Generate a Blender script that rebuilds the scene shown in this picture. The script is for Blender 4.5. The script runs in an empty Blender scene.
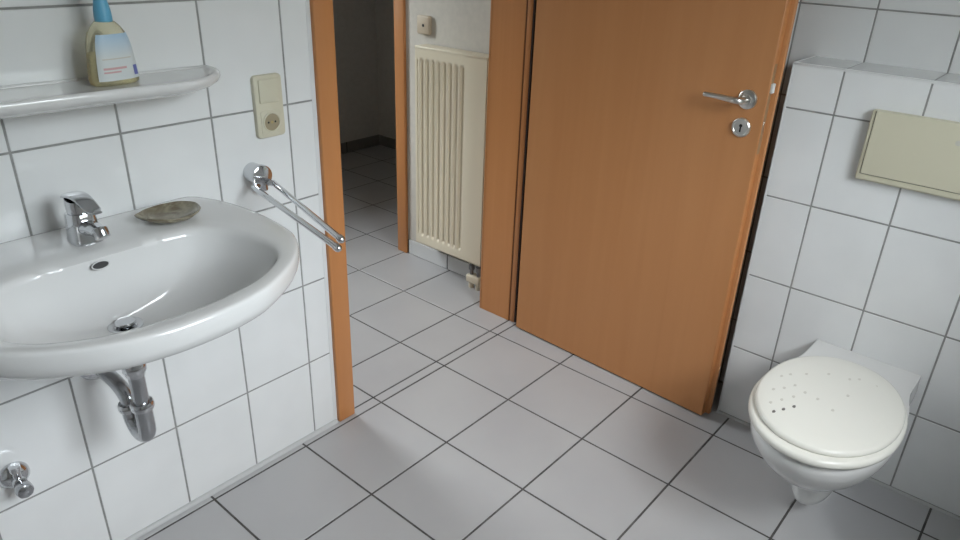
import bpy, bmesh, math, random
from mathutils import Vector, Matrix
random.seed(7)
PI = math.pi
scn = bpy.context.scene
COL = scn.collection

# ------------------------------------------------------------------ helpers
def sm(a, b, t):
    t = max(0.0, min(1.0, (t - a) / (b - a))); return t * t * (3 - 2 * t)

class MB:
    """collects shapes, then links them as one mesh object"""
    def __init__(s): s.bm = bmesh.new(); s.mi = 0
    def _f(s, vs):
        try:
            f = s.bm.faces.new(vs); f.material_index = s.mi; return f
        except ValueError: return None
    def quad(s, a, b, c, d): return s._f([s.bm.verts.new(p) for p in (a, b, c, d)])
    def box(s, lo, hi, bev=0.0, seg=2, M=None):
        t = bmesh.new(); bmesh.ops.create_cube(t, size=1)
        for v in t.verts:
            v.co = Vector([lo[k] + (v.co[k] + .5) * (hi[k] - lo[k]) for k in range(3)])
        if bev > 0: bmesh.ops.bevel(t, geom=t.edges[:], offset=bev, segments=seg, affect='EDGES', profile=.5)
        s.merge(t, M)
    def merge(s, t, M=None):
        if M is not None: bmesh.ops.transform(t, matrix=M, verts=t.verts)
        m = {}
        for v in t.verts: m[v] = s.bm.verts.new(v.co)
        for f in t.faces: s._f([m[v] for v in f.verts])
        t.free()
    def rings(s, rs, cap0=True, cap1=True, closed=True):
        vr = [[s.bm.verts.new(p) for p in r] for r in rs]
        n = len(vr[0])
        for a, b in zip(vr, vr[1:]):
            for i in range(n if closed else n - 1):
                j = (i + 1) % n; s._f([a[i], a[j], b[j], b[i]])
        if cap0: s._f(list(reversed(vr[0])))
        if cap1: s._f(vr[-1])
    def lathe(s, prof, o=(0, 0, 0), d=(0, 0, 1), n=32, sx=1.0, sy=1.0, cap=True):
        d = Vector(d).normalized()
        a = Vector((1, 0, 0)) if abs(d.x) < .8 else Vector((0, 1, 0))
        a = (a - d * a.dot(d)).normalized(); b = d.cross(a); o = Vector(o)
        rs = [[o + d * h + (a * sx * math.cos(2 * PI * i / n) + b * sy * math.sin(2 * PI * i / n)) * max(r, 1e-5) for i in range(n)] for r, h in prof]
        s.rings(rs, cap and prof[0][0] > 1e-4, cap and prof[-1][0] > 1e-4)
    def tube(s, pts, r, n=16, cap=True, flat=1.0, up=None):
        pts = [Vector(p) for p in pts]; rr = r if isinstance(r, (list, tuple)) else [r] * len(pts)
        rs = []; a = None
        for k, p in enumerate(pts):
            t = (pts[min(k + 1, len(pts) - 1)] - pts[max(k - 1, 0)]).normalized()
            if a is None:
                a = Vector(up) if up else (Vector((0, 0, 1)) if abs(t.z) < .8 else Vector((1, 0, 0)))
            a = (a - t * a.dot(t)).normalized(); b = t.cross(a)
            rs.append([p + (a * flat * math.cos(2 * PI * i / n) + b * math.sin(2 * PI * i / n)) * rr[k] for i in range(n)])
        s.rings(rs, cap, cap)
    def build(s, name, mats, parent=None, angle=38, flatshade=False):
        bm = s.bm
        bmesh.ops.recalc_face_normals(bm, faces=bm.faces)
        for f in bm.faces: f.smooth = not flatshade
        for e in bm.edges:
            if len(e.link_faces) == 2 and e.calc_face_angle(0) > math.radians(angle): e.smooth = False
        me = bpy.data.meshes.new(name); bm.to_mesh(me); bm.free()
        for m in (mats if isinstance(mats, (list, tuple)) else [mats]): me.materials.append(m)
        o = bpy.data.objects.new(name, me); COL.objects.link(o)
        if parent: o.parent = parent; o.matrix_parent_inverse = Matrix.Translation(parent.location).inverted()
        return o

def tag(o, label, cat, group=None, kind=None):
    if label: o['label'] = label
    if cat: o['category'] = cat
    if group: o['group'] = group
    if kind: o['kind'] = kind
    return o
def thing(name, label, cat, loc):
    o = bpy.data.objects.new(name, None); COL.objects.link(o); o.location = loc
    o.empty_display_size = .05
    return tag(o, label, cat)
def struct(o, label=None, cat=None): return tag(o, label, cat, kind='structure')

def catmull(pts, n=8, closed=False):
    pts = [Vector(p) for p in pts]; out = []; N = len(pts)
    rng = range(N if closed else N - 1)
    for i in rng:
        g = lambda k: pts[k % N] if closed else pts[max(0, min(N - 1, k))]
        p0, p1, p2, p3 = g(i - 1), g(i), g(i + 1), g(i + 2)
        for k in range(n):
            t = k / n
            out.append(.5 * ((2 * p1) + (p2 - p0) * t + (2 * p0 - 5 * p1 + 4 * p2 - p3) * t * t + (3 * p1 - p0 - 3 * p2 + p3) * t ** 3))
    if not closed: out.append(pts[-1])
    return out

# ------------------------------------------------------------------ materials
def mat(name, col, rough=.5, metal=0.0, **kw):
    m = bpy.data.materials.new(name); m.use_nodes = True
    b = m.node_tree.nodes['Principled BSDF']
    b.inputs['Base Color'].default_value = (*col, 1); b.inputs['Roughness'].default_value = rough
    b.inputs['Metallic'].default_value = metal
    for k, v in kw.items(): b.inputs[k.replace('_', ' ')].default_value = v
    return m
def noise_col(m, c1, c2, scale=(4, 4, 4), detail=4, lo=.35, hi=.65, dist=0, bump=0.0, rough=None):
    nt = m.node_tree; N = nt.nodes; L = nt.links; b = N['Principled BSDF']
    g = N.new('ShaderNodeNewGeometry'); mp = N.new('ShaderNodeMapping'); mp.inputs['Scale'].default_value = scale
    nz = N.new('ShaderNodeTexNoise'); nz.inputs['Detail'].default_value = detail; nz.inputs['Scale'].default_value = 1; nz.inputs['Distortion'].default_value = dist
    cr = N.new('ShaderNodeValToRGB'); cr.color_ramp.elements[0].position = lo; cr.color_ramp.elements[1].position = hi
    cr.color_ramp.elements[0].color = (*c1, 1); cr.color_ramp.elements[1].color = (*c2, 1)
    L.new(g.outputs['Position'], mp.inputs['Vector']); L.new(mp.outputs[0], nz.inputs['Vector']); L.new(nz.outputs[0], cr.inputs[0]); L.new(cr.outputs[0], b.inputs['Base Color'])
    if bump:
        bp = N.new('ShaderNodeBump'); bp.inputs['Strength'].default_value = bump; bp.inputs['Distance'].default_value = .002
        L.new(nz.outputs[0], bp.inputs['Height']); L.new(bp.outputs[0], b.inputs['Normal'])
    return m

M = {}
M['wtile'] = noise_col(mat('wall_tile_glaze', (.62, .64, .65), .13), (.76, .77, .77), (.79, .80, .80), (7, 7, 7), 2, bump=.25)
M['wgrout'] = noise_col(mat('wall_grout', (.25, .25, .25), .9), (.25, .25, .245), (.33, .33, .32), (30, 30, 30))
M['ftile'] = noise_col(mat('floor_tile_glaze', (.5, .5, .52), .32), (.44, .44, .45), (.475, .475, .48), (3, 3, 3), 6, bump=.1)
M['fgrout'] = noise_col(mat('floor_grout', (.1, .1, .1), .9), (.060, .058, .056), (.115, .11, .105), (25, 25, 25))
M['silicone'] = mat('white_silicone', (.52, .53, .53), .45)
M['trim'] = mat('white_tile_trim', (.72, .73, .73), .3)
M['plaster'] = noise_col(mat('white_plaster', (.7, .69, .66), .9), (.62, .59, .535), (.66, .625, .565), (40, 40, 40), 4, bump=.3)
M['darkplaster'] = noise_col(mat('grey_plaster', (.4, .4, .4), .9), (.62, .60, .56), (.66, .64, .60), (30, 30, 30), 4)
M['ceil'] = mat('ceiling_paint', (.75, .75, .74), .9)
M['wood'] = noise_col(mat('beech_veneer', (.42, .2, .08), .42), (.475, .205, .074), (.52, .235, .090), (16, 16, .9), 6, lo=.25, hi=.75, dist=.9)
M['woodframe'] = noise_col(mat('beech_frame', (.42, .2, .08), .4), (.50, .205, .068), (.55, .238, .086), (26, 26, 1.1), 5, lo=.3, hi=.72, dist=.5)
M['gasket'] = mat('brown_gasket', (.16, .065, .025), .7)
M['ceramic'] = mat('white_ceramic', (.74, .74, .735), .10, Coat_Weight=.3, Coat_Roughness=.04)
M['wcceramic'] = mat('white_sanitary_ceramic', (.72, .72, .71), .12)
M['seat'] = mat('cream_white_plastic', (.80, .79, .73), .22)
M['cream'] = mat('cream_plastic', (.62, .59, .46), .35)
M['plate'] = mat('beige_plastic', (.63, .60, .46), .38)
M['shadowgap'] = mat('dark_gap', (.08, .075, .06), .8)
M['chrome'] = mat('chrome', (.66, .67, .69), .09, 1.0)
M['satin'] = mat('satin_steel', (.66, .65, .62), .28, 1.0)
M['dullchrome'] = mat('dull_chrome_pipe', (.50, .51, .53), .2, 1.0)
M['dark'] = mat('black_recess', (.012, .012, .012), .6)
M['radiator'] = mat('cream_radiator_enamel', (.76, .685, .53), .33)
M['skirting'] = noise_col(mat('grey_skirting_tile', (.2, .2, .2), .4), (.20, .195, .185), (.25, .24, .23), (5, 5, 5))
M['radgrey'] = mat('grey_metal_fitting', (.25, .25, .25), .4, .6)
M['blue'] = mat('light_blue_plastic', (.13, .42, .62), .4)
M['label'] = mat('bottle_label', (.62, .68, .72), .45)
M['spot'] = mat('grey_stain', (.58, .56, .50), .6)
M['darkspot'] = mat('dark_stain', (.14, .13, .12), .6)
M['brass'] = mat('brass_pin', (.5, .4, .2), .3, 1.0)
# label: pale blue top fading into white (printed), red and blue marks added as geometry
m = M['label']; nt = m.node_tree; b = nt.nodes['Principled BSDF']
g = nt.nodes.new('ShaderNodeNewGeometry'); sp = nt.nodes.new('ShaderNodeSeparateXYZ'); mr = nt.nodes.new('ShaderNodeMapRange'); cr = nt.nodes.new('ShaderNodeValToRGB')
nt.links.new(g.outputs['Position'], sp.inputs[0]); nt.links.new(sp.outputs['Z'], mr.inputs[0]); nt.links.new(mr.outputs[0], cr.inputs[0]); nt.links.new(cr.outputs[0], b.inputs['Base Color'])
mr.inputs['From Min'].default_value = 1.14; mr.inputs['From Max'].default_value = 1.22
cr.color_ramp.elements[0].color = (.66, .70, .70, 1); cr.color_ramp.elements[0].position = .4
cr.color_ramp.elements[1].color = (.42, .58, .72, 1); cr.color_ramp.elements[1].position = .85
M['red'] = mat('red_print', (.62, .38, .38), .5)
M['navy'] = mat('blue_print', (.16, .18, .45), .5)
# clear yellowish soap in clear plastic
m = M['soap'] = mat('clear_soap_plastic', (.95, .92, .78), .06); b = m.node_tree.nodes['Principled BSDF']
b.inputs['Transmission Weight'].default_value = .8; b.inputs['IOR'].default_value = 1.15; b.inputs['Base Color'].default_value = (.90, .86, .66, 1)
m = M['liquid'] = mat('yellow_soap', (.90, .83, .55), .1); b = m.node_tree.nodes['Principled BSDF']
b.inputs['Transmission Weight'].default_value = .75; b.inputs['IOR'].default_value = 1.1
# mother-of-pearl / stone dish
M['shell'] = noise_col(mat('brown_shell', (.3, .25, .18), .14), (.15, .12, .078), (.31, .285, .205), (30, 34, 60), 6, lo=.34, hi=.66, dist=1.2, bump=.3)
# window pane
m = M['pane'] = bpy.data.materials.new('window_glass'); m.use_nodes = True; nt = m.node_tree
nt.nodes.remove(nt.nodes['Principled BSDF']); tr = nt.nodes.new('ShaderNodeBsdfTransparent'); gl = nt.nodes.new('ShaderNodeBsdfGlossy'); mx = nt.nodes.new('ShaderNodeMixShader')
gl.inputs['Roughness'].default_value = .02; mx.inputs[0].default_value = .06
nt.links.new(tr.outputs[0], mx.inputs[1]); nt.links.new(gl.outputs[0], mx.inputs[2]); nt.links.new(mx.outputs[0], nt.nodes['Material Output'].inputs[0])
M['upvc'] = mat('white_window_frame', (.75, .75, .74), .35)

# ------------------------------------------------------------------ tiles
def tiles(mb, o, u, v, n, ul, vl, ur, vr, holes=(), g=.0044, dep=.0012, bev=.0010, mt=0):
    """tile faces flush with the plane o + a*u + b*v; grout sits dep below"""
    o, u, v, n = map(Vector, (o, u, v, n))
    def cuts(ls, r, hk):
        c = {r[0]: 0, r[1]: 0}
        for l in ls:
            if r[0] + .0015 < l < r[1] - .0015: c[l] = 1
        for h in holes:
            for x in (h[hk], h[hk + 1]):
                if r[0] < x < r[1] and x not in c: c[x] = 0
        return sorted(c.items())
    cu, cv = cuts(ul, ur, 0), cuts(vl, vr, 2)
    mb.mi = mt
    for (a0, ga), (a1, gb) in zip(cu, cu[1:]):
        for (b0, gc), (b1, gd) in zip(cv, cv[1:]):
            mu, mv = (a0 + a1) / 2, (b0 + b1) / 2
            if any(h[0] < mu < h[1] and h[2] < mv < h[3] for h in holes): continue
            A0, A1, B0, B1 = a0 + ga * g / 2, a1 - gb * g / 2, b0 + gc * g / 2, b1 - gd * g / 2
            if A1 - A0 < .003 or B1 - B0 < .003: continue
            P = lambda a, b, d: mb.bm.verts.new(o + u * a + v * b + n * d)
            # a hair of lippage between neighbouring tiles
            dz = [0, 0, 0, 0]
            lo = [P(A0, B0, -dep), P(A1, B0, -dep), P(A1, B1, -dep), P(A0, B1, -dep)]
            e = [bev * x for x in (ga, gb, gc, gd)]
            hi = [P(A0 + e[0], B0 + e[2], 0), P(A1 - e[1], B0 + e[2], 0), P(A1 - e[1], B1 - e[3], 0), P(A0 + e[0], B1 - e[3], 0)]
            mb._f(hi)
            for k in range(4): mb._f([lo[k], lo[(k + 1) % 4], hi[(k + 1) % 4], hi[k]])

def frange(a, s, i0, i1): return [a + s * k for k in range(i0, i1)]
ROWZ = frange(.005, .25, 0, 11)
XW = frange(.0273, .2039, -8, 5)          # columns on the sink wall
YT = frange(-.9938, -.197, -6, 8)         # columns on the toilet wall
FX = frange(.284, .2996, -6, 12)
FYb = frange(-.0278, -.2936, 0, 9); FYh = frange(.2005, .2936, 0, 9)
H = 2.45
XL, XR = -1.35, 1.775
YB = -1.96
# floor: bathroom + threshold + hall + dark room
f = MB(); f.box((XL, YB, -.08), (3.0, 2.35, -.0012)); f.bm.faces.ensure_lookup_table()
for q in f.bm.faces: q.material_index = 1
tiles(f, (0, 0, 0), (1, 0, 0), (0, 1, 0), (0, 0, 1), FX, sorted(FYb + [.0113] + FYh), (XL, 3.0), (YB, 2.35), g=.0058, bev=.0013)
struct(f.build('floor', [M['ftile'], M['fgrout']]), 'light grey square tiled floor with dark grout lines', 'floor')

def boxmi(mb, lo, hi, mi): mb.mi = mi; mb.box(lo, hi)
# sink wall
DX0, DX1, DH = .765, 1.60, 2.02            # door opening
w = MB()
for lo, hi in (((XL, .0012, 0), (DX0, .152, H)), ((DX1, .0012, 0), (XR, .152, H)), ((DX0, .0012, DH), (DX1, .152, H))): boxmi(w, lo, hi, 1)
tiles(w, (0, 0, 0), (1, 0, 0), (0, 0, 1), (0, -1, 0), XW + frange(1.642, .2, 0, 2), ROWZ, (XL, XR), (0, H), holes=[(.722, 1.64, -.1, DH + .05)])
w.mi = 1; w.box((.722, 0.0004, 0), (DX0, .0014, DH + .05)); w.box((DX1, 0.0004, 0), (1.64, .0014, DH + .05))
w.mi = 2
w.box((XL, .152, 0), (DX0, .153, H)); w.box((DX1, .152, 0), (XR, .153, H)); w.box((DX0, .152, DH), (DX1, .153, H))
struct(w.build('wall_left', [M['wtile'], M['wgrout'], M['plaster']]), 'white tiled wall with grey grout behind the washbasin', 'wall')
# toilet wall behind the boxing
w = MB(); boxmi(w, (XR + .0012, YB, 0), (XR + .10, 0, H), 1)
tiles(w, (XR, 0, 0), (0, 1, 0), (0, 0, 1), (-1, 0, 0), YT, ROWZ, (YB, 0), (0, H))
struct(w.build('wall_right', [M['wtile'], M['wgrout']]), 'white tiled wall above and behind the boxed-in cistern', 'wall')
# boxed-in cistern
BX, BY, BZ = 1.608, -.865, 1.122
w = MB(); boxmi(w, (BX + .0012, YB, 0), (XR, BY - .0012, BZ - .0012), 1)
tiles(w, (BX, 0, 0), (0, 1, 0), (0, 0, 1), (-1, 0, 0), YT, ROWZ, (YB, BY - .006), (0, BZ - .006))
tiles(w, (0, 0, BZ), (1, 0, 0), (0, 1, 0), (0, 0, 1), [], YT, (BX + .006, XR), (YB, BY - .006))
tiles(w, (0, BY, 0), (1, 0, 0), (0, 0, 1), (0, 1, 0), [], ROWZ, (BX + .006, XR), (0, BZ - .006))
w.mi = 2
w.box((BX - .0004, BY - .0065, 0), (BX + .0065, BY + .0004, BZ - .006), .0015)
w.box((BX - .0004, YB, BZ - .0065), (BX + .0065, BY + .0004, BZ + .0004), .0015)
w.box((BX + .006, BY - .0065, BZ - .0065), (XR, BY + .0004, BZ + .0004), .0015)
struct(w.build('wall_boxing', [M['wtile'], M['wgrout'], M['trim']]), 'low white tiled boxing with a ledge, carrying the toilet', 'wall')
# wall behind the camera, with window opening; wall to the left
WX0, WX1, WZ0, WZ1 = .0, 1.0, 1.10, 2.15
w = MB()
w.mi = 0
boxmi(w, (XL, YB - .32, 0), (WX0, YB - .0012, H), 1); boxmi(w, (WX1, YB - .32, 0), (XR + .1, YB - .0012, H), 1)
boxmi(w, (WX0, YB - .32, 0), (WX1, YB - .0012, WZ0), 1); boxmi(w, (WX0, YB - .32, WZ1), (WX1, YB - .0012, H), 1)
tiles(w, (0, YB, 0), (1, 0, 0), (0, 0, 1), (0, 1, 0), frange(-1.2, .2, 0, 16), ROWZ, (XL, BX), (0, H), holes=[(WX0, WX1, WZ0, WZ1)])
struct(w.build('wall_window', [M['wtile'], M['wgrout']]))
w = MB(); boxmi(w, (XL - .1, YB, 0), (XL - .0012, .152, H), 1)
tiles(w, (XL, 0, 0), (0, 1, 0), (0, 0, 1), (1, 0, 0), frange(-2.1, .2, 0, 11), ROWZ, (YB, 0), (0, H))
struct(w.build('wall_rear', [M['wtile'], M['wgrout']]))
# hall and dark room walls
HX0, HY1 = -1.35, 2.27
RY0, RY1 = .82, 1.70                       # opening into the dark room
w = MB()
w.box((XR, 0, 0), (XR + .10, RY0, H)); w.box((XR, RY1, 0), (XR + .10, HY1, H)); w.box((XR, RY0, 2.02), (XR + .10, RY1, H))
struct(w.build('wall_hall', M['plaster']), 'off-white painted hallway wall carrying the radiator', 'wall')
w = MB(); w.box((HX0 - .1, .152, 0), (HX0, HY1, H)); struct(w.build('wall_hall_rear', M['plaster']))
w = MB(); w.box((HX0, 1.72, 0), (.65, 1.82, H)); w.box((1.25, 1.72, 0), (XR, 1.82, H)); w.box((.65, 1.72, 0), (1.25, 1.82, .9)); w.box((.65, 1.72, 2.15), (1.25, 1.82, H)); struct(w.build('wall_hall_end', M['plaster']))
w = MB()
for lo, hi in (((.65, 1.76, .9), (.70, 1.80, 2.15)), ((1.20, 1.76, .9), (1.25, 1.80, 2.15)), ((.70, 1.76, .9), (1.20, 1.80, .95)), ((.70, 1.76, 2.1), (1.20, 1.80, 2.15))): w.box(lo, hi)
w2 = struct(w.build('added_hall_window', M['wtile'])); w = MB(); w.box((.70, 1.778, .95), (1.20, 1.782, 2.1)); w.build('window_pane', M['pane'], w2)  # unseen window, added to light the hall and rake across the radiator ribs
w = MB(); w.box((XR + .1, HY1, 0), (3.03, HY1 + .08, H)); struct(w.build('wall_far_left', M['darkplaster']), 'back wall of the dark room beyond the hall', 'wall')
w = MB(); w.box((2.93, 0, 0), (3.03, HY1, H)); struct(w.build('wall_far_right', M['darkplaster']), 'right wall of the dark room beyond the hall', 'wall')
w = MB(); w.box((XR + .1, -.08, 0), (2.93, 0, H)); struct(w.build('wall_far_near', M['darkplaster']))
w = MB(); w.box((XL - .1, YB - .32, H), (3.03, 2.35, H + .1)); struct(w.build('ceiling', M['ceil']))
# skirting
def skirt(name, o, u, L, n, label, mt='ftile'):
    o, u, n = Vector(o), Vector(u), Vector(n); s = MB(); k = 0.0; h = .072
    s.mi = 1; c = [o - u * .002, o + u * L + n * .0055 + Vector((0, 0, h - .001))]
    s.box([min(c[0][i], c[1][i]) for i in range(3)], [max(c[0][i], c[1][i]) for i in range(3)]); s.mi = 0
    while k < L - .01:
        e = min(k + .2996, L) - .006; a = o + u * k; b_ = o + u * e + n * .008 + Vector((0, 0, h))
        a = a + Vector((0, 0, .002)) + u * .003
        s.box([min(a[i], b_[i]) for i in range(3)], [max(a[i], b_[i]) for i in range(3)], .001, 1); k += .2996
    struct(s.build(name, [M[mt], M['fgrout']]), label, 'baseboard')
skirt('baseboard_hall', (XR, .509, 0), (0, 1, 0), .255, (-1, 0, 0), 'low white tile skirting under the left half of the radiator', 'trim')
skirt('baseboard_hall_near', (XR, .509, 0), (0, -1, 0), .356, (-1, 0, 0), 'low white tile skirting under the right half of the radiator', 'trim')
skirt('baseboard_far_left', (2.93, HY1, 0), (-1, 0, 0), 1.05, (0, -1, 0), 'grey tile skirting along the back wall of the dark room', 'skirting')
skirt('baseboard_far_right', (2.93, HY1, 0), (0, -1, 0), 2.2, (-1, 0, 0), 'grey tile skirting along the right wall of the dark room', 'skirting')
# silicone joints at the foot of the tiled walls
s = MB(); s.tube([(XL, -.001, .0), (DX0 - .045, -.001, .0)], .010, 12); struct(s.build('trim_1', M['silicone']), 'pale silicone joint along the foot of the sink wall', 'joint')
s = MB(); s.tube([(BX - .001, YB, 0), (BX - .001, BY, 0)], .006, 12); struct(s.build('trim_2', M['silicone']), 'pale silicone joint along the foot of the toilet boxing', 'joint')
s = MB(); s.box((.712, -.0012, 0), (.7245, .001, DH + .05), .0005, 1); struct(s.build('trim_3', M['trim']), 'white filler strip between wall tiles and door frame', 'trim')

# ------------------------------------------------------------------ door frames
fr = MB()
# left jamb: lining + casing on the bathroom side
fr.box((.765, .005, 0), (.783, .158, DH), .001, 1)
fr.box((.7235, -.014, 0), (.785, .004, DH + .04), .004, 3)
fr.box((.7235, .153, 0), (.783, .165, DH + .04), .002)
# right jamb: lining, rebate, casing
fr.box((1.596, .012, 0), (1.612, .158, DH), .001, 1)
fr.box((1.5985, -.015, 0), (1.655, .008, DH + .04), .002, 2)
fr.box((1.596, .153, 0), (1.66, .165, DH + .04), .002)
fr.box((.765, .005, 2.0), (1.612, .158, DH), .001, 1)
fr.box((.785, -.014, 1.995), (1.60, .004, DH + .04), .003)
frame = struct(fr.build('trim_4', M['woodframe']), 'beech door frame around the bathroom doorway', 'door frame')
g_ = MB(); g_.box((1.5980, .0075, 0), (1.611, .0125, 2.0)); g_.build('gasket', M['gasket'], frame)
g_ = MB(); g_.box((1.5992, -.022, .002), (1.640, -.0145, 1.99), .001, 1); g_.build('gap_shade_strip', mat('painted_gap_shade', (.025, .014, .008), .8), frame)  # near-black strip on the casing stands in for shade behind the door lip
fr = MB()
fr.box((XR - .016, .768, 0), (XR, .828, 2.06), .004, 3); fr.box((XR - .004, .820, 0), (XR + .104, .834, 2.02), .001, 1)
fr.box((XR - .016, 1.692, 0), (XR, 1.752, 2.06), .004, 3); fr.box((XR - .004, 1.686, 0), (XR + .104, 1.70, 2.02), .001, 1)
fr.box((XR - .016, .828, 2.0), (XR, 1.692, 2.06), .004, 3)
struct(fr.build('trim_5', M['woodframe']), 'beech door frame of the dark room, left of the radiator', 'door frame')

# ------------------------------------------------------------------ bathroom door (open)
door = struct(thing('door_1', 'open beech veneer door between the doorway and the toilet boxing', 'door', (1.572, -.035, 0)))
ang = math.atan2(.032, .80)
# local frame: +u away from the hinge along the leaf, n = towards camera (-x)
Ud = Vector((-math.sin(ang), -math.cos(ang), 0)); Nd = Vector((-math.cos(ang), math.sin(ang), 0)); O = Vector((1.572, -.035, 0))
MD = Matrix(((Ud.x, -Nd.x, 0, O.x), (Ud.y, -Nd.y, 0, O.y), (0, 0, 1, 0), (0, 0, 0, 1)))   # local (u, depth behind face, z)
lf = MB()
lf.box((.012, 0, .006), (.806, .026, 1.985), .0012, 1, MD)
lf.box((.014, .025, .006), (.820, .040, 1.998), .003, 3, MD)
leaf = lf.build('door_leaf', M['wood'], door)
eb = MB(); eb.box((.8058, .0015, .013), (.8068, .0245, 1.984), .0002, 1, MD); eb.build('edge_band', M['woodframe'], leaf)
def pd(u, d, z): return MD @ Vector((u, d, z))
# handle
LX, LZ = .756, 1.022
r = MB(); r.lathe([(0.0, .012), (.012, .012), (.0135, .0095), (.0215, .0085), (.0255, .006), (.026, .0), ], pd(LX, 0, LZ), Nd, 40)
ro = r.build('handle_rosette', M['satin'], door)
h = MB()
pth = [pd(LX, -.006, LZ), pd(LX, -.03, LZ), pd(LX - .001, -.036, LZ), pd(LX - .006, -.044, LZ + .0005), pd(LX - .016, -.048, LZ + .001)]
pth += [pd(LX - .016 - .089 * t, -.048 + .004 * math.sin(t * PI) * 1 + .003 * t, LZ + .001 + .002 * t) for t in (.15, .3, .45, .6, .75, .9, 1.0)]
h.tube(catmull(pth, 4), [.0088] * 20 + [.0084 - .0022 * k / 24 for k in range(25)], 20)
h.lathe([(.0055, 0), (.0045, .002), (0, .003)], pth[-1], pth[-1] - pth[-2], 16)
h.build('door_handle', M['satin'], door)
k = MB(); KX, KZ = .753, .9455
k.lathe([(0, .0062), (.0192, .0062), (.0205, .0076), (.0235, .008), (.0262, .0055), (.0265, 0)], pd(KX, 0, KZ), Nd, 40)
kr = k.build('keyhole_rosette', M['satin'], door)
k = MB(); k.lathe([(0, .0068), (.0046, .0067), (.0042, .006)], pd(KX, 0, KZ + .0055), Nd, 20)
k.box((KX - .0022, -.0071, KZ - .012), (KX + .0022, -.006, KZ + .005), 0, 1, MD); k.build('keyhole', M['dark'], kr)
l_ = MB(); l_.box((.8066, .004, .88), (.8074, .0215, 1.12), .0003, 1, MD); fp = l_.build('lock_faceplate', mat('bronze_plate', (.40, .25, .13), .45, .3), door)
l_ = MB()
l_.box((.8072, .004, 1.045), (.8150, .0195, 1.071), .0025, 2, MD); l_.build('latch', mat('pale_latch', (.72, .72, .70), .35), fp)
l_ = MB(); l_.box((.8072, .010, .935), (.8080, .016, .972), .0003, 1, MD); l_.build('dead_bolt', M['chrome'], fp)
for hz in (.25, 1.74):
    hg = MB(); hg.lathe([(0, 0), (.007, .001), (.0075, .004), (.0075, .086), (.007, .089), (0, .09)], (1.612, -.040, hz), (0, 0, 1), 16)
    hg.build('hinge', M['satin'], door)

# ------------------------------------------------------------------ washbasin
CX = .085
def radial(poly, c, n):
    """radius of a closed curve seen from c at n angles"""
    out = []; m = len(poly)
    for i in range(n):
        th = 2 * PI * i / n; d = (math.cos(th), math.sin(th)); best = 0
        for k in range(m):
            ax, ay = poly[k][0] - c[0], poly[k][1] - c[1]; bx, by = poly[(k + 1) % m][0] - c[0], poly[(k + 1) % m][1] - c[1]
            ex, ey = bx - ax, by - ay; den = d[0] * ey - d[1] * ex
            if abs(den) < 1e-12: continue
            t = (ax * ey - ay * ex) / den; s_ = (ax * d[1] - ay * d[0]) / den
            if -1e-6 <= s_ <= 1 + 1e-6 and t > best: best = t
        out.append(best)
    return out
def mirror(half): return half + [(-x, y) for x, y in reversed(half) if abs(x) > 1e-6]
OUT = mirror([(0, -.0005), (.10, -.0005), (.20, -.0005), (.268, -.0015), (.298, -.050), (.315, -.12), (.320, -.20), (.315, -.29), (.296, -.37), (.236, -.450), (.145, -.513), (.07, -.536), (0, -.542)])
OUT = OUT[:1] + OUT[1:]
INN = mirror([(0, -.183), (.07, -.183), (.125, -.184), (.178, -.196), (.218, -.238), (.236, -.30), (.236, -.37), (.207, -.428), (.14, -.472), (.06, -.492), (0, -.497)])
def smooth(poly, n=6): return [(p.x, p.y) for p in catmull([(x, y, 0) for x, y in poly], n, True)]
NS = 128; C0 = (0, -.30)
Ro, Ri = radial(smooth(OUT), C0, NS), radial(smooth(INN), C0, NS)
DR = (0, -.216)
def bring(fn): return [Vector((CX + x, y, z)) for x, y, z in (fn(i, math.cos(2 * PI * i / NS), math.sin(2 * PI * i / NS)) for i in range(NS))]
def rim(t, z, ex=0.0): return bring(lambda i, c, s_: (C0[0] + c * (Ri[i] + (Ro[i] - Ri[i]) * t - ex), C0[1] + s_ * (Ri[i] + (Ro[i] - Ri[i]) * t - ex * (0 if s_ > .9 else 1)), z))
def bowl(a, z, rd=.0225): return bring(lambda i, c, s_: ((1 - a) * (c * Ri[i] + C0[0]) + a * (DR[0] + c * rd), (1 - a) * (C0[1] + s_ * Ri[i]) + a * (DR[1] + s_ * rd), z))
rs = []
for a, z in ((1.0, .684), (1.0, .696), (.97, .699), (.85, .702), (.68, .708), (.5, .718), (.36, .731), (.25, .748), (.16, .768), (.09, .791), (.045, .812), (.018, .826), (.004, .8345)): rs.append(bowl(a, z))
for t, z, ex in ((.06, .8405, 0), (.14, .8435, 0), (.3, .8452, 0), (.6, .8458, 0), (.8, .8455, 0), (.9, .8445, 0), (.955, .8425, 0), (.985, .8385, 0), (1.0, .832, 0), (1.0, .822, 0), (1.0, .812, .0015), (1.0, .802, .006), (1.0, .793, .014), (1.0, .786, .026)): rs.append(rim(t, z, ex))
def under(a, z): return bring(lambda i, c, s_: ((1 - a) * (c * (Ro[i] - .026)) + a * (DR[0] + c * .032), (1 - a) * (C0[1] + s_ * (Ro[i] - (.0 if s_ > .9 else .026))) + a * (DR[1] + s_ * .032), z))
for a, z in ((.05, .779), (.13, .768), (.25, .750), (.4, .725), (.56, .700), (.72, .682), (.88, .672), (1.0, .668), (1.0, .655)): rs.append(under(a, z))
sink = thing('washbasin', 'white oval ceramic washbasin on the left tiled wall', 'sink', (CX, -.25, .655))
b = MB(); b.rings(rs, True, True); basin = b.build('basin', M['ceramic'], sink, 60)
d_ = MB(); d_.lathe([(.0, .697), (.019, .6975), (.0215, .7005), (.029, .7025), (.0315, .7015), (.032, .699)], (CX, DR[1], 0), (0, 0, 1), 36); d_.build('drain_ring', M['chrome'], sink)
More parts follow.
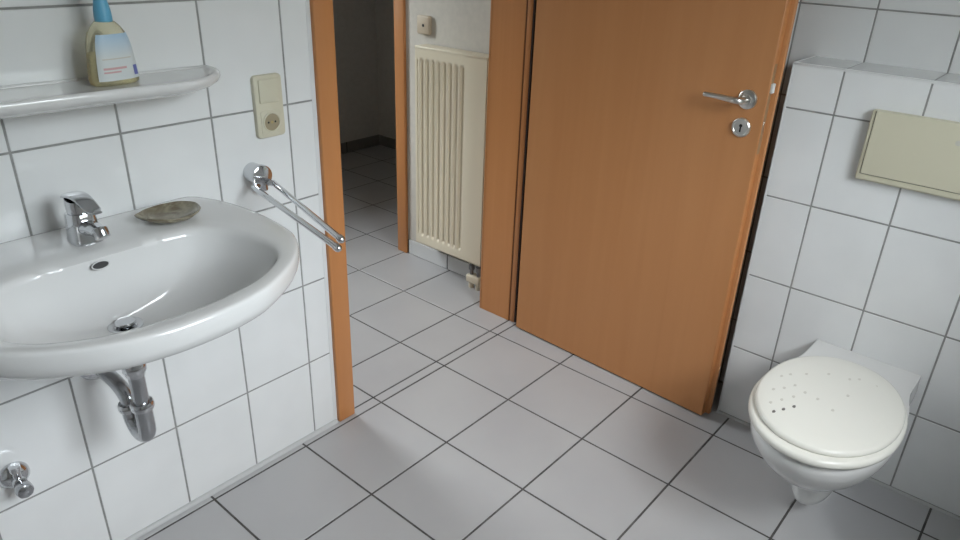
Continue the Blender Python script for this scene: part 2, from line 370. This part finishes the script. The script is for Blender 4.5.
d_ = MB(); d_.lathe([(.0, .7115), (.010, .7112), (.0175, .7095), (.0195, .7065), (.0185, .7035), (.006, .703), (.006, .695)], (CX, DR[1], 0), (0, 0, 1), 36); d_.build('drain_plug', M['chrome'], sink)
# overflow opening in the back slope of the bowl
ov = MB(); ovn = Vector((0, -1, .35)).normalized()
ov.lathe([(0, .0008), (.0098, .0008), (.0105, -.003)], (CX - .012, -.1905, .8235), ovn, 28, 1.45, .62); ov.build('overflow_hole', M['dark'], sink)
ov = MB()
oc = Vector((CX - .012, -.1905, .8235)); ax_ = Vector((1, 0, 0)); ay_ = ovn.cross(ax_)
ring = [oc + ovn * .0008 + ax_ * 1.45 * .0108 * math.cos(t) + ay_ * .62 * .0118 * math.sin(t) for t in [2 * PI * i / 32 for i in range(33)]]
ov.tube(ring, .0012, 8, False); ov.build('overflow_rim', M['ceramic'], sink)

# ------------------------------------------------------------------ faucet
FY = -.107
fa = thing('faucet', 'chrome single-lever mixer tap standing on the washbasin back ledge', 'faucet', (CX, FY, .846))
def sup(cx, cy, rx, ry, z, e=2.6, n=32, tilt=0.0):
    out = []
    for i in range(n):
        t = 2 * PI * i / n; c, s_ = math.cos(t), math.sin(t)
        x = math.copysign(abs(c) ** (2 / e), c) * rx; y = math.copysign(abs(s_) ** (2 / e), s_) * ry
        out.append(Vector((cx + x, cy + y, z + tilt * y)))
    return out
q = MB(); q.rings([sup(CX, FY, .0270, .031, .8455, 3.6), sup(CX, FY, .0270, .031, .850, 3.6), sup(CX, FY, .0255, .0295, .856, 3.6), sup(CX, FY, .0250, .0285, .880, 3.4), sup(CX, FY, .0235, .0265, .899, 3.2, tilt=-.10), sup(CX, FY, .0220, .0250, .9025, 3.2, tilt=-.10)]); q.build('faucet_body', M['chrome'], fa)
q = MB(); q.tube(catmull([(CX, FY - .012, .874), (CX, FY - .035, .880), (CX, FY - .060, .884), (CX, FY - .082, .884)], 4), [.0175] * 5 + [.0155] * 4 + [.0145] * 4, 20, flat=.8); q.build('spout', M['chrome'], fa)
q = MB(); q.lathe([(.0, -.001), (.0115, .0), (.0135, .002), (.0135, .018), (.012, .020), (.0, .0185)], (CX, FY - .080, .893), (0, -.65, -1), 28); q.build('aerator', M['chrome'], fa)
q = MB(); q.rings([sup(CX, FY, .0195, .0215, .9015, 2.6, tilt=-.10), sup(CX, FY + .002, .0200, .0220, .918, 2.6, tilt=.08), sup(CX, FY + .003, .0185, .0205, .928, 2.6, tilt=.10)]); q.build('cartridge_neck', M['chrome'], fa)
q = MB()
lev = []
for t in [i / 16 for i in range(17)]:
    y = FY + .030 - .116 * t; z = .926 + .012 * math.sin(min(1.0, .10 + t) * PI * .95) - .004 * t * t
    wd_ = .0200 * (1 - .36 * t); th = .0056 - .0030 * t
    if t == 0: wd_, th = .015, .004
    if t > .93: wd_ *= .72
    lev.append([Vector((CX + wd_ * math.copysign(abs(math.cos(a)) ** .75, math.cos(a)), y, z + th * math.sin(a))) for a in [2 * PI * i / 24 for i in range(24)]])
q.rings(lev); q.build('lever', M['chrome'], fa, 50)
q = MB(); q.lathe([(0, .8455), (.006, .8455), (.0062, .848), (.0028, .8485), (.0025, .878), (.0045, .879), (.0048, .884), (.0035, .888), (0, .889)], (CX, FY + .042, 0), (0, 0, 1), 14); q.build('waste_rod', M['chrome'], fa)

# ------------------------------------------------------------------ soap dish
sd = MB(); dc = Vector((0.2500, -0.1220, 0)); rr = []
for k, (sc, z) in enumerate(((.25, .8462), (.38, .8464), (.62, .8490), (.84, .8545), (.97, .8610), (1.0, .8645), (.985, .8655), (.93, .8635), (.80, .8590), (.55, .8535), (.25, .8515), (.02, .851))):
    rg = []
    for i in range(64):
        a = 2 * PI * i / 64; tip = math.exp(-((a - 2.75) / .22) ** 2)
        e = 1 + .04 * math.cos(2 * a + .6) + .010 * math.sin(9 * a) + .13 * tip
        x = .0585 * sc * e * math.cos(a); y = .053 * sc * e * math.sin(a)
        rg.append(dc + Vector((x, y, z + .0016 * sc * math.sin(2 * a + 1))))
    rr.append(rg)
sd.rings(rr); tag(sd.build('soap_dish', M['shell'], None, 70), 'shallow oval mottled brown soap dish on the washbasin ledge', 'soap dish')

# ------------------------------------------------------------------ trap under the basin
tp = thing('sink_trap', 'chrome drain trap under the washbasin running into the wall', 'trap', (CX, -.25, .42))
TY = -.214; BY2 = -.146
q = MB(); q.lathe([(.024, .640), (.024, .6545), (.033, .6555), (.033, .650)], (CX, TY, 0), (0, 0, 1), 28); q.lathe([(.0155, .645), (.0155, .50)], (CX, TY, 0), (0, 0, 1), 28); q.build('tailpiece', M['dullchrome'], tp)
q = MB(); q.lathe([(.016, .583), (.0175, .584), (.0205, .594), (.0225, .597), (.0225, .612), (.0205, .615), (.0205, .640), (.018, .642)], (CX, TY, 0), (0, 0, 1), 28); q.build('slip_nut', M['chrome'], tp)
q = MB()
cyb = (TY + BY2) / 2; rb = (BY2 - TY) / 2
ub = [(CX, TY, .512), (CX, TY, .49)] + [(CX, cyb - rb * math.cos(a), .458 - rb * math.sin(a)) for a in [PI * i / 14 for i in range(15)]] + [(CX, BY2, .470), (CX, BY2, .476)]
q.tube(ub, .0175, 24); q.build('u_bend', M['dullchrome'], tp)
for yy, zz in ((TY, .503), (BY2, .466)):
    q = MB(); q.lathe([(.017, zz), (.0215, zz + .001), (.0232, zz + .006), (.0232, zz + .013), (.021, zz + .018), (.0155, zz + .019)], (CX, yy, 0), (0, 0, 1), 28); q.build('slip_nut', M['chrome'], tp)
q = MB()
q.tube(catmull([(CX, BY2, .476), (CX, BY2 + .003, .492), (CX, BY2 + .022, .506), (CX, BY2 + .048, .512), (CX, -.06, .513), (CX, -.03, .513), (CX, .002, .513)], 5), .0155, 22); q.build('wall_pipe', M['dullchrome'], tp)
q = MB(); q.lathe([(.017, .012), (.022, .011), (.036, .004), (.038, .0)], (CX, 0, .513), (0, -1, 0), 32); q.build('wall_flange', M['chrome'], tp)

# angle valve on the wall
VX, VZ = -.120, .332
av = thing('angle_valve', 'chrome water shut-off valve on the wall below the washbasin', 'valve', (VX, 0, VZ))
q = MB(); q.lathe([(.0, .020), (.016, .019), (.024, .013), (.030, .005), (.031, -.001)], (VX, 0, VZ), (0, -1, 0), 36); q.build('escutcheon', M['chrome'], av)
q = MB(); q.lathe([(.011, .015), (.011, .030), (.0135, .032), (.0135, .040), (.010, .042)], (VX, 0, VZ), (0, -1, 0), 24); q.lathe([(.008, 0), (.008, .03), (.011, .031), (.011, .043), (.0, .044)], (VX, -.030, VZ - .002), (0, 0, 1), 20); q.build('valve_body', M['chrome'], av)
q = MB()
kn = []
for rr_, hh in ((.010, .056), (.0145, .058), (.0165, .062), (.0165, .074), (.0150, .079), (.010, .082), (.0005, .083)):
    kn.append([Vector((VX + rr_ * (1 + .02 * math.cos(8 * a)) * math.cos(a), -hh + .014, VZ - .006 + rr_ * (1 + .02 * math.cos(8 * a)) * math.sin(a))) for a in [2 * PI * i / 48 for i in range(48)]])
q.rings(kn); q.build('valve_knob', M['dullchrome'], av)

# ------------------------------------------------------------------ shelf
S0, S1, SD_ = -.29, .441, .150
def shelf_outline(ins, z, yb=-.0003):
    r_ = .135
    if z > 1.121: yb = -.0003 - max(0, ins - .003) * .25
    elif z > 1.1165 and ins > .012: yb = -.004
    pts = [(S0 + ins, yb)]
    x0, x1, yf = S0 + ins, S1 - ins, -SD_ + ins; r1 = r_ - ins * .4
    for i in range(13):
        a = PI + (PI / 2) * i / 12; pts.append((x0 + r1 + r1 * math.cos(a), yf + r1 + r1 * math.sin(a)))
    for i in range(1, 12): pts.append((x0 + r1 + (x1 - x0 - 2 * r1) * i / 12, yf))
    for i in range(13):
        a = -PI / 2 + (PI / 2) * i / 12; pts.append((x1 - r1 + r1 * math.cos(a), yf + r1 + r1 * math.sin(a)))
    pts.append((x1, yb))
    for i in range(1, 6): pts.append((x1 + (x0 - x1) * i / 6, yb))
    return pts
q = MB()
lay = ((.06, 1.085), (.035, 1.089), (.012, 1.0975), (.003, 1.105), (.0, 1.112), (.0005, 1.119), (.003, 1.1212), (.007, 1.1218), (.011, 1.1208), (.015, 1.1185), (.02, 1.1176), (.05, 1.1172))
q.rings([[Vector((x, y, z + .0005 + .012 * (.43 - x))) for x, y in shelf_outline(i_, z)] for i_, z in lay])
tag(q.build('wall_shelf', M['ceramic'], None, 60), 'narrow white ceramic shelf with rounded end above the washbasin', 'shelf')

# ------------------------------------------------------------------ soap bottle
BXc, BYc, BZ0 = .2105, -.070, 1.1206
bt = thing('soap_bottle', 'clear pump soap bottle with a blue pump head on the shelf', 'bottle', (BXc, BYc, BZ0))
rot = .16
def bsec(cx, rx, ry, z, e=2.8, n=40):
    o_ = []
    for i in range(n):
        t = 2 * PI * i / n; c, s_ = math.cos(t), math.sin(t)
        x = math.copysign(abs(c) ** (2 / e), c) * rx; y = math.copysign(abs(s_) ** (2 / e), s_) * ry
        o_.append(Vector((BXc + cx + x * math.cos(rot) - y * math.sin(rot), BYc + x * math.sin(rot) + y * math.cos(rot), z)))
    return o_
prof = ((0, .041, .022, 0), (0, .0452, .0255, .003), (0, .0458, .026, .012), (0, .0445, .0256, .030), (0, .0418, .0248, .055), (0, .0380, .0236, .078), (0, .032, .0215, .094), (0, .0255, .019, .105), (0, .018, .0165, .1115), (0, .0135, .0135, .114), (0, .0125, .0125, .118))
q = MB(); q.rings([bsec(c, a, b_, BZ0 + z, 2.8 if z < .1 else 2.2) for c, a, b_, z in prof]); q.build('bottle_body', M['soap'], bt, 60)
q = MB(); q.rings([bsec(0, a - .0022, b_ - .0022, BZ0 + z + .002, 2.8) for c, a, b_, z in prof[:5]]); q.build('liquid_soap', M['liquid'], bt, 60)
# label wraps the front
q = MB()
def lab(zr, w_, lift):
    out = []
    for z in zr:
        for (c0, a0, b0, z0), (c1, a1, b1, z1) in zip(prof, prof[1:]):
            if z0 <= z <= z1:
                f_ = (z - z0) / (z1 - z0); a, b_ = a0 + (a1 - a0) * f_, b0 + (b1 - b0) * f_
                break
        row = []
        for i in range(13):
            t = -PI / 2 - w_ + 2 * w_ * i / 12; c, s_ = math.cos(t), math.sin(t)
            x = math.copysign(abs(c) ** (2 / 2.8), c) * (a + lift); y = math.copysign(abs(s_) ** (2 / 2.8), s_) * (b_ + lift)
            row.append(Vector((BXc + x * math.cos(rot) - y * math.sin(rot), BYc + x * math.sin(rot) + y * math.cos(rot), BZ0 + z)))
        out.append(row)
    return out
q.rings(lab([.010 + .082 * i / 8 for i in range(9)], 1.02, .0006), False, False, False)
q.build('label', M['label'], bt, 60)
for nm, z0, z1, i0, i1, mt in (('red_print', .030, .034, 2, 7, 'red'), ('red_print', .024, .027, 2, 6, 'red'), ('blue_emblem', .016, .034, 9, 11, 'navy'), ('grey_print', .048, .050, 2, 9, 'spot')):
    rows = [r_[i0:i1 + 1] for r_ in lab([z0, z1], .98, .0011)]; q = MB(); q.rings(rows, False, False, False); q.build(nm, M[mt], bt, 60)
q = MB(); q.lathe([(.013, .111), (.0152, .112), (.0154, .120), (.0146, .132), (.0124, .144), (.0105, .154), (.0088, .162), (.0, .163)], (BXc, BYc, BZ0), (0, 0, 1), 28); q.build('pump_collar', M['blue'], bt)
q = MB(); q.lathe([(.0, .158), (.0125, .159), (.0135, .163), (.012, .172), (.0, .174)], (BXc, BYc, BZ0), (0, 0, 1), 24)
q.tube([(BXc, BYc, BZ0 + .166), (BXc - .022, BYc - .022, BZ0 + .167), (BXc - .032, BYc - .032, BZ0 + .160)], [.006, .005, .004], 12); q.build('pump_head', M['blue'], bt)

# ------------------------------------------------------------------ switch + socket on the sink wall
sw = thing('switch_socket_plate', 'cream light switch and socket combination left of the doorway', 'switch', (.582, 0, 1.011))
def rbox(mb, x0, x1, z0, z1, y0, y1, r_, n=6, e=.0):
    def loop(ins, y):
        o_ = []
        for cx, cz, a0 in ((x1 - r_, z1 - r_, 0), (x0 + r_, z1 - r_, PI / 2), (x0 + r_, z0 + r_, PI), (x1 - r_, z0 + r_, 1.5 * PI)):
            for i in range(n + 1):
                a = a0 + PI / 2 * i / n; o_.append(Vector((cx + (r_ - ins) * math.cos(a), y, cz + (r_ - ins) * math.sin(a))))
        return o_
    if e: mb.rings([loop(0, y0), loop(0, y1 + e), loop(e * .3, y1 + e * .35), loop(e, y1)])
    else: mb.rings([loop(0, y0), loop(0, y1)])
q = MB(); rbox(q, .5425, .6195, .9375, 1.0855, -.0001, -.0125, .010, e=.004); q.build('cover_plate', M['cream'], sw)
q = MB(); rbox(q, .5535, .6085, 1.0215, 1.0765, -.011, -.0165, .003, e=.0015); q.build('rocker', M['cream'], sw)
q = MB(); rbox(q, .5530, .6090, .9465, 1.0025, -.011, -.0142, .004, e=.001); q.lathe([(.0202, -.0005), (.0208, .0022), (.0222, .0028), (.0238, .0022), (.0245, -.0005)], (.581, -.0142, .9745), (0, -1, 0), 40, cap=False); q.build('socket_face', M['cream'], sw)
q = MB(); q.lathe([(.0, .0002), (.0206, .0002)], (.581, -.0143, .9745), (0, -1, 0), 36, cap=False); so = q.build('socket_recess', mat('socket_well', (.34, .29, .19), .5), sw)
for sx in (-.0095, .0095):
    q = MB(); q.lathe([(0, .0004), (.0025, .0003), (.0025, -.001)], (.581 + sx, -.01425, .9745), (0, -1, 0), 14); q.build('contact_hole', M['dark'], so)
q = MB(); q.lathe([(0, .0012), (.0035, .001), (.0035, 0)], (.581, -.0143, .9745), (0, -1, 0), 16); q.build('centre_screw', M['brass'], so)

# ------------------------------------------------------------------ towel rail with two swing arms
tr_ = thing('towel_rail', 'chrome wall towel holder with two swivel arms beside the washbasin', 'towel rail', (.532, 0, .84))
q = MB(); q.lathe([(.0, .048), (.022, .0478), (.0262, .0455), (.0272, .042), (.0272, .034), (.0245, .032), (.0245, .0)], (.521, 0, .859), (0, -1, 0), 40); q.build('wall_mount', M['chrome'], tr_)
q = MB(); q.lathe([(.0, -.018), (.012, -.0175), (.013, -.015), (.013, .006), (.0, .007)], (.524, -.036, .840), (0, 0, 1), 24); q.build('pivot', M['chrome'], tr_)
for (x0, y0), (x1, y1), zt in (((.497, -.034), (.4345, -.430), .8205), ((.549, -.038), (.4655, -.402), .8215)):
    A, B = Vector((x0, y0, .838)), Vector((x1, y1, zt)); dd = (B - A).normalized()
    q = MB(); q.tube([Vector((.524, -.036, .842)), A + dd * .012, A + dd * .03, B], [.0078, .0076, .0068, .0068], 20); ar = q.build('towel_arm', M['chrome'], tr_)
    q = MB(); q.lathe([(.0073, .0), (.0086, .001), (.0086, .009), (.0076, .0125), (.004, .0155), (.0, .0165)], B - dd * .008, dd, 20); q.build('end_cap', M['chrome'], ar)

# ------------------------------------------------------------------ radiator
rd = thing('radiator', 'tall narrow cream panel radiator on the hallway wall', 'radiator', (1.69, .43, .13))
RY_0, RY_1, RZ0, RZ1, RXF = .243, .622, .132, .975, 1.682
q = MB()
ys = [RY_0 + (RY_1 - RY_0) * i / 190 for i in range(191)]
def depth(y, z):
    if not (.345 < y < .612): return 0
    ph = (y - .350) / .0314; f_ = .5 - .5 * math.cos(2 * PI * ph)
    return .0145 * sm(.08, .95, f_) * sm(RZ0 + .035, RZ0 + .055, z) * (1 - sm(RZ1 - .055, RZ1 - .035, z))
zs = [RZ0, RZ0 + .03, RZ0 + .036, RZ0 + .042, RZ0 + .048, RZ0 + .055, (RZ0 + RZ1) / 2, RZ1 - .055, RZ1 - .048, RZ1 - .042, RZ1 - .036, RZ1 - .03, RZ1]
rows = []
for z in zs:
    rows.append([Vector((RXF + depth(y, z), y, z)) for y in ys])
vr = [[q.bm.verts.new(p) for p in r_] for r_ in rows]
for a, b_ in zip(vr, vr[1:]):
    for i in range(len(ys) - 1): q._f([a[i], a[i + 1], b_[i + 1], b_[i]])
q.box((RXF + .0005, RY_0 - .001, RZ0 - .001), (RXF + .003, RY_0 + .003, RZ1 + .001)); q.box((RXF + .0005, RY_1 - .003, RZ0), (RXF + .003, RY_1 + .001, RZ1))
q.box((RXF + .009, RY_0, RZ0), (RXF + .014, RY_1, RZ1)); q.box((RXF, RY_0, RZ0 - .001), (RXF + .014, RY_1, RZ0 + .002)); q.box((RXF, RY_0, RZ1 - .002), (RXF + .014, RY_1, RZ1 + .001)); q.build('front_panel', M['radiator'], rd, 60)
q = MB(); q.box((1.742, RY_0 + .01, RZ0), (1.752, RY_1 - .01, RZ1 - .004), .003); q.build('rear_panel', M['radiator'], rd)
q = MB(); q.box((RXF - .001, RY_0 - .002, RZ1 - .002), (1.752, RY_1 + .002, RZ1 + .008), .002); q.build('top_grille', M['radiator'], rd)
for y0 in (RY_0 - .0035, RY_1 + .001):
    q = MB(); q.box((RXF + .002, y0, RZ0), (1.752, y0 + .0025, RZ1 + .004), .001, 1); q.build('side_cover', M['radiator'], rd)
for y_, z_ in ((.585, .17), (.585, .85), (.27, .85)):
    q = MB(); q.box((1.7515, y_, z_), (1.7749, y_ + .025, z_ + .07), .002); q.build('wall_bracket', M['radgrey'], rd)
q = MB(); q.box((1.700, .6255, .128), (1.712, .640, .160), .002); q.build('drain_screw', M['dark'], rd)
q = MB()
for yy in (.275, .315): q.lathe([(.0085, .045), (.0085, RZ0), ], (1.715, yy, 0), (0, 0, 1), 16); q.lathe([(.013, .085), (.013, .105)], (1.715, yy, 0), (0, 0, 1), 8)
q.build('valve_connection', M['radgrey'], rd)
q = MB(); q.box((1.695, .258, .028), (1.735, .332, .062), .006, 3); q.lathe([(.012, 0), (.012, .03)], (1.715, .275, 0), (0, 0, 1), 20); q.lathe([(.012, 0), (.012, .03)], (1.715, .315, 0), (0, 0, 1), 20); q.build('pipe_cover', M['radiator'], rd)

# hall wall socket
hs = thing('wall_outlet', 'small cream wall outlet with a dark hole above the radiator', 'outlet', (1.775, .657, 1.052))
q = MB(); q.box((1.757, .617, 1.015), (1.7749, .689, 1.088), .006, 3); q.build('outlet_cover', mat('aged_beige_plastic', (.56, .47, .36), .4), hs)
q = MB(); q.lathe([(.0, .0006), (.006, .0006), (.0065, -.001)], (1.757, .651, 1.050), (-1, 0, 0), 20); q.build('aerial_hole', M['dark'], hs)

# ------------------------------------------------------------------ flush plate
fpz = thing('flush_plate', 'large beige flush plate on the tiled boxing above the toilet', 'flush plate', (BX, -1.26, .95))
PY0, PY1, PZ0, PZ1 = -1.435, -1.085, .862, 1.040
q = MB(); q.box((1.584, PY0, PZ0), (BX, PY1, PZ1), .006, 3); q.box((1.5795, PY0 + .004, PZ0 + .004), (1.586, PY1 - .003, PZ1 - .002), .003, 3); q.build('frame', M['plate'], fpz)
q = MB(); q.box((1.5782, PY0 + .010, PZ0 + .0185), (1.5798, PY1 - .0105, PZ1 + .0), .0003, 1); q.build('seam', M['shadowgap'], fpz)
q = MB(); q.box((1.5745, PY0 + .011, PZ0 + .020), (1.583, PY1 - .012, PZ1 + .0005), .0022, 3); bt_ = q.build('push_panel', M['plate'], fpz)
q = MB(); q.lathe([(.0045, .0004), (.0058, .0006), (.0062, .0)], (1.5745, -1.283, .997), (-1, 0, 0), 24); q.build('round_emblem', M['spot'], bt_)

# ------------------------------------------------------------------ toilet
wc = thing('toilet', 'white wall-hung toilet with closed lid below the flush plate', 'toilet', (BX, -1.235, .08))
TCX, TCY = 1.25, -1.2300
def egg(x0, x1, hw, xm=None, back=.85, n=72, nf=2.0, nb=2.6):
    """closed outline: round front at x0, blunter back at x1"""
    xm = xm if xm is not None else (x0 + (x1 - x0) * .45); o_ = []
    for i in range(n):
        a = 2 * PI * i / n; c, s_ = math.cos(a), math.sin(a); e = nb if c > 0 else nf
        rx = (x1 - xm) if c > 0 else (xm - x0)
        x = xm + math.copysign(abs(c) ** (2 / e), c) * rx; y = math.copysign(abs(s_) ** (2 / e), s_) * hw
        o_.append((x, TCY + y))
    return o_
# bowl body: stacked outlines that slide back towards the wall
def body(z, x0, hw, hwb, xm, n=96):
    """half-width hw round the middle xm, hwb at the wall"""
    o_ = []
    K = 26
    top = []
    for i in range(K + 1):                       # front arc from -y side round to +y side
        a = PI / 2 + PI * i / K
        top.append((xm + (xm - x0) * math.cos(a), hw * math.sin(a)))
    side = []
    for i in range(1, 12):
        t = i / 12; x = xm + (BX - .0005 - xm) * t
        f_ = sm(.30, .72, t)
        side.append((x, hw + (hwb - hw) * f_))
    o_ = [(x, TCY - y) for x, y in reversed(side)] if False else []
    pts = []
    pts += [(BX - .0005, hwb)] + [(x, y) for x, y in reversed(side)] + top + [(x, -y) for x, y in side] + [(BX - .0005, -hwb)]
    for i in range(1, 6): pts.append((BX - .0005, -hwb + 2 * hwb * i / 6))
    return [Vector((x, TCY + y + (-.004) * sm(1.44, BX, x), z)) for x, y in pts]
q = MB()
st = [(.377, 1.046, .149, .131, 1.26), (.376, 1.034, .156, .134, 1.26), (.368, 1.028, .159, .135, 1.26), (.352, 1.028, .160, .135, 1.26), (.33, 1.036, .157, .137, 1.265), (.30, 1.056, .148, .135, 1.275), (.265, 1.090, .133, .130, 1.29), (.235, 1.126, .116, .122, 1.31), (.205, 1.168, .098, .113, 1.335), (.180, 1.206, .083, .102, 1.36), (.158, 1.240, .070, .090, 1.385), (.138, 1.260, .061, .080, 1.40), (.112, 1.272, .057, .070, 1.40), (.085, 1.279, .054, .062, 1.40), (.064, 1.288, .049, .055, 1.40), (.050, 1.305, .038, .045, 1.40)]
q.rings([body(*s_) for s_ in st]); q.build('toilet_bowl', M['wcceramic'], wc, 60)
def slab(mb, z0, z1, x0, x1, hw, xm, rnd, ov=0.0, tilt=0.0, dome=0.0, nf=2.05, nb=2.5):
    base = lambda ins, z: [Vector((x, y, z + tilt * (x - x0))) for x, y in egg(x0 + ins, x1 - ins, hw - ins, xm, nf=nf, nb=nb)]
    rs_ = [base(rnd * .8, z0), base(rnd * .2, z0 + rnd * .25), base(0, z0 + rnd * .8), base(0, z1 - rnd), base(rnd * .3, z1 - rnd * .3), base(rnd, z1)]
    if dome:
        for f_, dz in ((.8, .45), (.6, .7), (.4, .88), (.2, .97), (.03, 1.0)):
            cx_ = (x0 + x1) / 2
            rs_.append([Vector((cx_ + (p.x - cx_) * f_, TCY + (p.y - TCY) * f_, z1 + tilt * (cx_ + (p.x - cx_) * f_ - x0) + dome * dz)) for p in base(rnd, z1)])
    mb.rings(rs_)
q = MB(); slab(q, .381, .401, 1.017, 1.490, .1675, 1.250, .008, nb=2.2); seat = q.build('toilet_seat', M['seat'], wc, 60)
q = MB(); slab(q, .4005, .4165, 1.039, 1.480, .1590, 1.255, .007, dome=.004, nb=2.1); lid = q.build('toilet_lid', M['seat'], wc, 60)
for sy in (-.075, .075):
    q = MB(); q.lathe([(.0, 0), (.009, .001), (.009, .034), (.0, .035)], (1.468, TCY + sy - .0175, .386), (0, 1, 0), 20); q.build('lid_hinge', M['seat'], wc)
CAMP = Vector((-0.37791713, -1.48702701, 1.4078145))
SPOTS_DARK = [(1.111, -1.148), (1.134, -1.162), (1.161, -1.177)]
SPOTS = [(1.273, -1.108), (1.296, -1.122), (1.325, -1.152), (1.365, -1.194), (1.201, -1.114), (1.224, -1.132), (1.253, -1.148), (1.238, -1.177), (1.17, -1.145), (1.201, -1.162), (1.142, -1.129), (1.231, -1.209), (1.297, -1.259), (1.209, -1.25), (1.377, -1.241), (1.395, -1.259), (1.393, -1.299)]
def lidz(x, y):
    cx_ = (1.032 + 1.472) / 2; d = math.hypot((x - cx_) / .205, (y - TCY) / .148)
    tb = [(.0, 1.0), (.2, .97), (.4, .88), (.6, .7), (.8, .45), (1.0, 0.0)]
    for (a, za), (b_, zb) in zip(tb, tb[1:]):
        if a <= d <= b_: return .4165 + .004 * (za + (zb - za) * (d - a) / (b_ - a))
    return .4165
for lst, mt, rad in ((SPOTS_DARK, 'darkspot', .0048), (SPOTS, 'spot', .0046)):
    q = MB()
    for i, (x, y) in enumerate(lst):
        z = lidz(x, y)
        q.rings([[Vector((x + rad * (1.25 if mt == 'darkspot' else 1.1) * math.cos(a) * (1 + .15 * math.sin(3 * a + i)), y + rad * .75 * math.sin(a), z + h_)) for a in [2 * PI * k_ / 14 for k_ in range(14)]] for h_ in (-.001, .00045)])
    o_ = q.build('stain_marks', M[mt], lid); o_['kind'] = 'stuff'

# ------------------------------------------------------------------ window behind the camera
w = MB()
y0, y1 = YB - .30, YB - .24
for lo, hi in (((WX0, y0, WZ0), (WX0 + .06, y1, WZ1)), ((WX1 - .06, y0, WZ0), (WX1, y1, WZ1)), ((WX0, y0, WZ0), (WX1, y1, WZ0 + .06)), ((WX0, y0, WZ1 - .06), (WX1, y1, WZ1)), (((WX0 + WX1) / 2 - .04, y0, WZ0), ((WX0 + WX1) / 2 + .04, y1, WZ1))): w.box(lo, hi, .004)
wf = struct(w.build('window_1', M['upvc']))
w = MB(); w.box((WX0 + .05, YB - .272, WZ0 + .05), (WX1 - .05, YB - .268, WZ1 - .05)); w.build('window_pane', M['pane'], wf)

# ------------------------------------------------------------------ light
def portal(name, loc, rz, sx, sy):
    l = bpy.data.lights.new(name, 'AREA'); l.shape = 'RECTANGLE'; l.size = sx; l.size_y = sy; l.cycles.is_portal = True
    o = bpy.data.objects.new(name, l); o.location = loc; o.rotation_euler = (math.radians(90), 0, rz); COL.objects.link(o); return o
portal('window_portal', ((WX0 + WX1) / 2, YB - .321, (WZ0 + WZ1) / 2), 0, WX1 - WX0, WZ1 - WZ0)
portal('added_hall_portal', (.95, 1.821, 1.525), PI, .6, 1.25)
wd = bpy.data.worlds.new('overcast_sky'); scn.world = wd; wd.use_nodes = True
nt = wd.node_tree; bg = nt.nodes['Background']
tc = nt.nodes.new('ShaderNodeTexCoord'); sp = nt.nodes.new('ShaderNodeSeparateXYZ'); cr = nt.nodes.new('ShaderNodeValToRGB')
nt.links.new(tc.outputs['Generated'], sp.inputs[0]); nt.links.new(sp.outputs['Z'], cr.inputs[0]); nt.links.new(cr.outputs[0], bg.inputs[0])
el = cr.color_ramp.elements
el[0].position = 0.0; el[0].color = (.10, .105, .095, 1)
el[1].position = .62; el[1].color = (.93, .97, 1.0, 1)
e_ = el.new(.15); e_.color = (.13, .14, .13, 1)
e_ = el.new(.36); e_.color = (.60, .66, .70, 1)
bg.inputs[1].default_value = 25.0

# ------------------------------------------------------------------ camera
cd = bpy.data.cameras.new('camera'); co = bpy.data.objects.new('camera', cd); COL.objects.link(co)
Rv = Vector((0.65428261, -0.75552742, 0.03305437)); Uv = Vector((0.30786543, 0.30602294, 0.90087115)); Fv = Vector((0.69074825, 0.57924803, -0.43282626))
mw = Matrix((( Rv.x, Uv.x, -Fv.x, CAMP.x), (Rv.y, Uv.y, -Fv.y, CAMP.y), (Rv.z, Uv.z, -Fv.z, CAMP.z), (0, 0, 0, 1)))
co.matrix_world = mw
cd.sensor_fit = 'HORIZONTAL'; cd.sensor_width = 36; cd.lens = 708.907 * 36 / 960; cd.clip_start = .02
scn.camera = co
vs = scn.view_settings; vs.view_transform = 'Standard'; vs.look = 'None'; vs.gamma = 1; vs.exposure = .42; vs.use_curve_mapping = False
